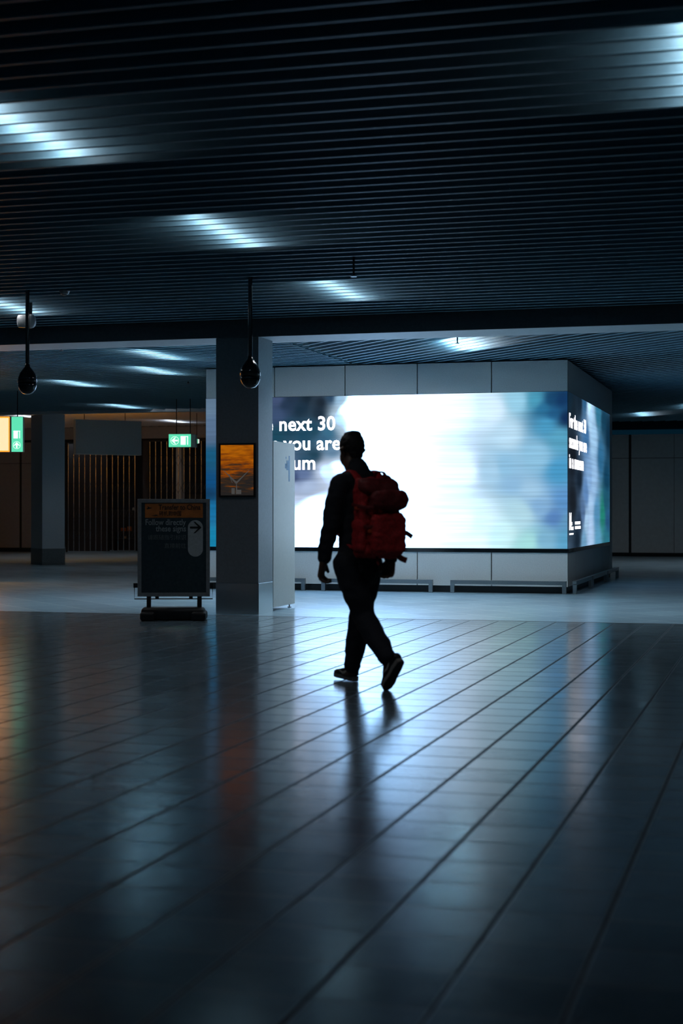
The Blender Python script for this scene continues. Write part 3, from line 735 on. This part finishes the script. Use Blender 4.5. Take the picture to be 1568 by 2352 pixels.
stander('fire_extinguisher', 'red cylinder standing on the dark counter behind the left gate', 'fire extinguisher', 229, 1172, .055, .27, M['shop_red'])
stander('cup', 'tiny white cup on the right end of the dark counter behind the left gate', 'cup', 302, 1172, .035, .09, M['shop_wht'])
boxthing('cupboard', 'pale grey low unit behind the right gate, beside the screen block', 'cupboard', 430, 466, 1136, 1256, 45.0, .6, M['shop'], ground=True)
boxthing('pillar', 'grey upright pillar behind the right gate under the exit sign', 'column', 404, 416, 1020, 1256, 44.6, .25, M['sign_grey'], ground=True)
# low display rack in front of the counter with packages on its shelves
ra = behind(262, 1260, 44.9); rb = behind(312, 1200, 44.9)
rk = thing('display_rack', 'low dark display rack in front of the counter behind the left gate', 'rack', ((ra.x+rb.x)/2, 44.9, 0))
rw = rb.x-ra.x; zs = [behind(270, 1237, 44.9).z, behind(270, 1220, 44.9).z]
for z in zs: MB().box(-rw/2, rw/2, 0, .3, z-.02, z).build('shelf', M['shop_dark'], rk)
for s_x in (-1, 1): MB().box(s_x*rw/2-.012, s_x*rw/2+.012, 0, .3, 0, zs[1]).build('side_frame', M['shop_dark'], rk)
for px, lv, w_, h_, m_, l in ((279, 1, .14, .10, 'shop_org', 'small orange package, left one on the display rack top'), (293, 1, .12, .14, 'shop_org', 'taller orange package, right one on the display rack top'), (282, 0, .06, .07, 'shop_wht', 'small white package on the lower shelf of the display rack')):
    q = behind(px, 1200, 44.9)
    o = tag(MB().box(-w_/2, w_/2, 0, .10, 0, h_, bev=.006).build('package', M[m_]), l, 'package', 'packages on the display rack'); o.location = (q.x, 45.0, zs[lv])

# ---------------------------------------------------------------- person
OP = xz(.115, 10.86)                                   # ground point under the hips
ff = (xz(-.5, .866)-xz(0, 0)).normalized(); ll = (xz(-.866, -.5)-xz(0, 0)).normalized()
pers = thing('person', 'person with short dark hair, dark jacket and trousers, walking away', 'person', OP)
PI_ = T(-OP)
def pbuild(mb, name, m, vox, smooth=3, par=pers, wr=0., inv=PI_, ws=9.):
    """fuse overlapping closed shapes into one skin"""
    bmesh.ops.recalc_face_normals(mb.bm, faces=mb.bm.faces)
    me = bpy.data.meshes.new(name); mb.bm.to_mesh(me); mb.bm.free()
    o = bpy.data.objects.new('tmp', me); C.objects.link(o)
    r = o.modifiers.new('r', 'REMESH'); r.mode = 'VOXEL'; r.voxel_size = vox; r.adaptivity = 0
    s = o.modifiers.new('s', 'SMOOTH'); s.iterations = smooth; s.factor = .5
    bpy.context.view_layer.update()
    m2 = bpy.data.meshes.new_from_object(o.evaluated_get(bpy.context.evaluated_depsgraph_get())); bpy.data.objects.remove(o)
    if wr:
        ns = [v.normal.copy() for v in m2.vertices]
        for v, n_ in zip(m2.vertices, ns):
            q = v.co*ws; v.co += n_*wr*(noise.noise(q) + .5*noise.noise(q*2.3 + Vector((5, 1, 2))) + .6*noise.noise(Vector((q.x*.6, q.y*.6, q.z*2.6))))
    for p in m2.polygons: p.use_smooth = True
    m2.transform(inv); m2.materials.clear(); m2.materials.append(m)
    m2.name = name
    o = bpy.data.objects.new(name, m2); C.objects.link(o); o.parent = par
    return o
def lerp(a, b, t): return a + (b-a)*t
Z_ = Vector((0, 0, 1))
pel = P(822, 1285, 10.86); wai = P(824, 1225, 10.87); che = P(829, 1150, 10.88); sho = P(829, 1108, 10.89); nb = P(820, 1092, 10.90); nt_ = P(808, 1064, 10.93)
head = P(807, 1034, 10.95)
Ls = P(780, 1111, 10.79); Rs = P(880, 1111, 10.99)
Le = P(757, 1212, 10.80); Lw = P(743, 1286, 10.86); Re = P(902, 1205, 10.93); Rw = P(896, 1284, 10.82)
Lh = P(797, 1296, 10.80); Rh = P(847, 1296, 10.92)
Lk = P(836, 1418, 10.80); Rk = P(826, 1416, 11.03)
La = P(891, 1514, 10.50); Ra = P(808, 1536, 11.08)
Lt = P(885, 1583, 10.57); Rt = P(777, 1543, 11.32)

body = MB()
body.tube([pel, wai, che, sho], [(.150, .105), (.125, .095), (.155, .105), (.13, .08)], ll, 20, 'round')
body.tube([sho, nb, nt_, head], [(.08, .07), (.066, .064), (.062, .062), (.055, .055)], ll, 16, 'round')
# skull, jaw, nose, brow
hup = Z_
def ell(mb, c, ra, rb, rc, au, bu, n=16, m=10):
    pts = []; rad = []
    for k in range(1, m):
        t = -1 + 2*k/m; pts.append(c + Z_*rc*t); q = math.sqrt(1-t*t); rad.append((ra*q, rb*q))
    mb.tube(pts, rad, au, n)
hf = (ff*.99 + ll*.12).normalized(); hl = Z_.cross(hf)*1.0
ell(body, head + Z_*.020, .076, .096, .105, hl, hf)
ell(body, head - Z_*.050 + hf*.022, .069, .070, .078, hl, hf)
body.tube([head + hf*.088 + Z_*.0, head + hf*.112 - Z_*.030, head + hf*.094 - Z_*.042], [.009, .013, .011], hl, 10, 'round')
body.tube([head + hf*.086 - Z_*.062 - hl*.02, head + hf*.093 - Z_*.062, head + hf*.086 - Z_*.062 + hl*.02], [.006, .008, .006], Z_, 8, 'round')
for s in (-1, 1):
    body.tube([head + hl*s*.080 + Z_*.020 - hf*.008, head + hl*s*.102 + Z_*.006 - hf*.016, head + hl*s*.082 - Z_*.030 - hf*.004], [(.013, .008), (.019, .010), (.011, .008)], hf, 10, 'round')
def arm(mb, s, e, w_, k=1.):
    mb.tube([s, lerp(s, e, .4), e, lerp(e, w_, .35), w_], [(.050*k, .050*k), (.046*k, .046*k), (.037*k, .037*k), (.036*k, .036*k), (.026*k, .022*k)], ll, 14, 'round')
arm(body, Ls, Le, Lw); arm(body, Rs, Re, Rw)
def hand(mb, w_, d, pn, fw, k=1.12):
    """w_ wrist, d pointing down the hand, pn palm normal, fw towards the thumb side"""
    d = d.normalized(); fw = (fw - d*fw.dot(d)).normalized(); pn = (pn - d*pn.dot(d) - fw*pn.dot(fw)).normalized()
    mb.tube([w_ - d*.02, w_ + d*.03*k, w_ + d*.085*k], [(.027*k, .022*k), (.038*k, .019*k), (.042*k, .017*k)], fw, 14, 'round')
    for i, ln in enumerate((.072, .080, .075, .058)):
        ln *= k*.92; o = w_ + d*.080*k + fw*k*(.030 - .0200*i)
        a = o + d*ln*.38 + pn*ln*.16; b = a + d*ln*.16 + pn*ln*.34; c = b - d*ln*.06 + pn*ln*.26
        mb.tube([o, a, b, c], [.0105*k, .0100*k, .0092*k, .0080*k], fw, 8, 'round')
    t0 = w_ + d*.028*k + fw*.030*k
    mb.tube([t0, t0 + d*.032 + fw*.022 + pn*.012, t0 + d*.062 + fw*.020 + pn*.032], [.0135*k, .0120*k, .0095*k], pn, 8, 'round')
hand(body, Lw, (P(736, 1325, 10.9)-Lw), -(ll + ff*.5), ff - ll*.9, 1.3)
hand(body, Rw, (P(891, 1325, 10.80)-Rw), ll - ff*.4, ff + ll*.7, 1.15)
def leg(mb, h, k, a, g=1.):
    mb.tube([h, lerp(h, k, .4), k, lerp(k, a, .3), a], [(.082*g, .085*g), (.075*g, .075*g), (.055*g, .055*g), (.052*g, .055*g), (.036*g, .036*g)], ll, 16, 'round')
leg(body, Lh, Lk, La); leg(body, Rh, Rk, Ra)
# bare feet inside the shoes keep the body whole
body.tube([La, lerp(La, Lt, .5), Lt + Z_*.02], [.032, .03, .022], ll, 10, 'round')
body.tube([Ra - Z_*.03, lerp(Ra, Rt, .5)-Z_*.03, Rt + Z_*.0], [.032, .03, .022], ll, 10, 'round')
pbuild(body, 'body', M['skin'], .0065, 2)

hair = MB()
ell(hair, head + Z_*.034 - hf*.006, .084, .102, .097, hl, hf)
hair.tube([head - hf*.052 + Z_*.02, head - hf*.055 - Z_*.038], [(.064, .042), (.054, .032)], hl, 14, 'round')
hair.tube([head + hf*.02 + Z_*.105, head - hf*.04 + Z_*.108], [(.055, .028), (.055, .028)], hl, 12, 'round')
ho = pbuild(hair, 'hair', M['hair'], .006, 2, wr=.003, ws=40)

jk = MB()
hem = P(821, 1312, 10.86)
jk.tube([hem, pel, wai, lerp(wai, che, .5), che, sho], [(.162, .138), (.156, .130), (.140, .118), (.150, .122), (.175, .128), (.165, .10)], ll, 24, 'round')
jk.tube([lerp(Ls, Rs, .0), sho + Z_*.018, lerp(Ls, Rs, 1.)], [(.068, .066), (.078, .080), (.068, .066)], Z_, 14, 'round')
jk.tube([sho, nb, nb + Z_*.048], [(.115, .09), (.084, .080), (.076, .076)], ll, 18, 'round')
jk.tube([nb + Z_*.03, nb + Z_*.062], [(.083, .083), (.082, .082)], ll, 18, True)
def sleeve(mb, s, e, w_):
    mb.tube([s, lerp(s, e, .35), lerp(s, e, .8), e, lerp(e, w_, .4), lerp(e, w_, .93)], [.070, .067, .063, .061, .057, .050], ll, 16, 'round')
sleeve(jk, Ls, Le, Lw); sleeve(jk, Rs, Re, Rw)
pbuild(jk, 'jacket', M['jacket'], .0085, 4, wr=.009)

tr_ = MB()
tr_.tube([P(822, 1262, 10.86), pel, P(822, 1316, 10.86)], [(.150, .115), (.160, .125), (.165, .128)], ll, 22, 'round')
def trouser(mb, h, k, a):
    cuff = lerp(k, a, .96)
    mb.tube([h, lerp(h, k, .35), lerp(h, k, .7), k, lerp(k, a, .35), lerp(k, a, .7), cuff], [(.100, .108), (.098, .102), (.086, .088), (.078, .078), (.078, .080), (.070, .072), (.050, .054)], ll, 18, 'round')
    mb.tube([lerp(k, a, .80), lerp(k, a, .83)], [.066, .064], ll, 16, 'round'); mb.tube([lerp(k, a, .92), lerp(k, a, .95)], [.062, .060], ll, 16, 'round')
trouser(tr_, Lh, Lk, La); trouser(tr_, Rh, Rk, Ra)
for c, d in ((P(780, 1308, 10.78), 0), (P(868, 1300, 10.94), 0)): ell(tr_, c, .030, .05, .085, ll, ff)
pbuild(tr_, 'trousers', M['trouser'], .0085, 3, wr=.008)

def shoe(name, heel, toe, up, label):
    """heel and toe at sole level, up = sole normal"""
    d = (toe-heel); ln = d.length; d.normalize(); up = (up - d*up.dot(d)).normalized(); sd = d.cross(up)
    def q(a, b, c): return heel + d*ln*a + sd*b + up*c
    mb = MB()
    mb.tube([q(.06, 0, .055), q(.2, 0, .052), q(.45, 0, .046), q(.7, 0, .036), q(.9, 0, .030)], [(.033, .036), (.038, .040), (.040, .033), (.043, .024), (.034, .018)], sd, 16, 'round')
    mb.tube([q(.16, 0, .06), q(.20, 0, .10)], [(.036, .042), (.034, .040)], sd, 14, 'round')
    o = pbuild(mb, name, M['shoe'], .006, 2)
    o['label'] = label
    out = [(0, -.026), (-.03, 0), (0, .026), (.25, .036), (.5, .038), (.72, .047), (.9, .038), (1.0, .012), (1.0, -.012), (.9, -.036), (.72, -.043), (.5, -.034), (.25, -.034)]
    sm = MB()
    A = [sm.bm.verts.new(q(a, b, .022 + .006*(a < .4))) for a, b in out]; B = [sm.bm.verts.new(q(a, b*.97, .0)) for a, b in out]
    n = len(out); sm.bm.faces.new(A); sm.bm.faces.new(B[::-1])
    for i in range(n): sm.bm.faces.new((A[i], B[i], B[(i+1) % n], A[(i+1) % n]))
    so = sm.build('sole', M['sole'], o, mx=PI_); so['label'] = 'pale rubber sole edge'
    sm = MB()
    A = [sm.bm.verts.new(q(a, b*.93, -.001)) for a, b in out]; B = [sm.bm.verts.new(q(a, b*.9, -.007)) for a, b in out]
    sm.bm.faces.new(A); sm.bm.faces.new(B[::-1])
    for i in range(n): sm.bm.faces.new((A[i], B[i], B[(i+1) % n], A[(i+1) % n]))
    sm.build('outsole', M['sole_dark'], o, mx=PI_)
    for s in (-1, 1):
        sm = MB(); sm.tube([q(.18, s*.0395, .070), q(.30, s*.044, .048), q(.40, s*.0435, .042), q(.62, s*.040, .058)], [(.002, .004), (.002, .009), (.002, .009), (.002, .003)], sd, 8, True)
        sm.build('side_mark', M['swoosh'], o, mx=PI_)
    return o
shoe('shoe', P(816, 1563, 11.08), P(771, 1550, 11.33), Z_, 'front shoe, planted flat')
hl_, tl_ = P(921, 1520, 10.42), P(884, 1586, 10.55)
shoe('shoe', hl_, tl_, (tl_-hl_).cross(-ll)*-1 if (tl_-hl_).cross(-ll).dot(Z_) < 0 else (tl_-hl_).cross(-ll), 'rear shoe, heel raised and sole turned to the camera')

# ---------------------------------------------------------------- backpack (worn, yet a thing of its own)
bc = P(869, 1186, 10.70)
bpk = thing('backpack', 'bulky red hiking backpack with straps and pockets on the walking person', 'backpack', bc)
BI = T(-bc)
def bb(px_, l0, l1, f0, f1, z0, z1, bev, name, m, par=None, wr=.006, vox=.009, taper=0.):
    mb = MB(); mb.box(l0, l1, f0, f1, z0, z1, bev=bev)
    if taper:
        for v in mb.bm.verts:
            t = (v.co.z-z0)/(z1-z0); v.co.y = v.co.y if v.co.y > (f0+f1)/2 else v.co.y + taper*t
    R = Matrix(((ll.x, ff.x, 0, bc.x), (ll.y, ff.y, 0, bc.y), (0, 0, 1, bc.z), (0, 0, 0, 1)))
    mb.bm.transform(R)
    return pbuild(mb, name, m, vox, 3, par or bpk, wr, BI, 14)
# local axes: l to the wearer's left, f forwards (towards the back), z up
main = bb(0, -.155, .155, -.10, .11, -.285, .265, .05, 'main_compartment', M['pack'], wr=.012, taper=.10)
lid = bb(0, -.145, .150, -.105, .09, .150, .262, .045, 'lid', M['pack_dark'], wr=.010, taper=.07)
up = bb(0, -.125, .125, -.205, -.06, .045, .175, .045, 'upper_pocket', M['pack_dark'], wr=.012)
lo = bb(0, -.135, .135, -.165, -.08, -.265, .02, .04, 'lower_pocket', M['pack'], wr=.012)
bb(0, .12, .185, -.07, .07, -.24, -.02, .028, 'side_pocket', M['pack'], wr=.008)
bb(0, -.185, -.12, -.07, .07, -.24, -.02, .028, 'side_pocket', M['pack_dark'], wr=.008)
def R3(l, f, z): return bc + ll*l + ff*f + Z_*z
def strap(pts, name, m, w_=.026, th=.004, ref=None):
    mb = MB(); P_ = [R3(*p) for p in pts]
    # subdivide smoothly
    out = []
    for i in range(len(P_)-1):
        p0 = P_[max(0, i-1)]; p1 = P_[i]; p2 = P_[i+1]; p3 = P_[min(len(P_)-1, i+2)]
        for k in range(6):
            t = k/6; out.append(.5*((2*p1) + (p2-p0)*t + (2*p0-5*p1+4*p2-p3)*t*t + (3*p1-p0-3*p2+p3)*t**3))
    out.append(P_[-1])
    mb.tube(out, (w_, th) if False else [(w_, th)]*len(out), ref or ll, 10)
    o = mb.build(name, m, bpk, smooth=True, mx=BI); return o
for s in (.088, -.088):
    strap([(s*.8, .09, .20), (s, .13, .265), (s*1.05, .20, .312), (s*1.15, .30, .285), (s*1.2, .375, .17), (s*1.3, .385, .02), (s*1.5, .33, -.10), (s*1.5, .22, -.16), (s*1.5, .10, -.22)], 'shoulder_strap', M['pack'], .032, .009)
pts = [(.150*math.cos(a), .235+.140*math.sin(a), -.20) for a in [-PI/2+2*PI*k/16 for k in range(17)]]
strap(pts, 'hip_belt', M['pack'], .030, .010, Z_)
for z0 in (-.05, .08): strap([(.157, .09, z0), (.163, 0, z0-.01), (.15, -.09, z0-.02), (.12, -.15, z0-.02)], 'compression_strap', M['pack_dark'], .012, .004, Z_)
strap([(-.02, .09, .262), (-.02, .06, .30), (-.05, .02, .30), (-.06, -.0, .262)], 'grab_handle', M['pack_dark'], .014, .006)
strap([(-.11, -.10, -.10), (-.14, -.14, -.115), (-.16, -.175, -.14)], 'hanging_strap', M['pack_dark'], .016, .003, Z_)
strap([(-.10, -.08, -.26), (-.12, -.10, -.285), (-.145, -.13, -.30)], 'hanging_strap', M['pack_dark'], .02, .003, Z_)
strap([(.06, -.08, -.27), (.065, -.09, -.30), (.06, -.10, -.33)], 'hanging_strap', M['pack_dark'], .010, .003)
for l_, f_, z_ in ((.158, .02, .055), (.128, -.11, -.10)):
    mb = MB(); mb.box(-.02, .02, -.02, .02, -.012, .012, bev=.005)
    mb.bm.transform(T(R3(l_, f_, z_)) @ RZ(YAW)); mb.build('buckle', M['pack_patch'], bpk, mx=BI)['label'] = 'small orange buckle'
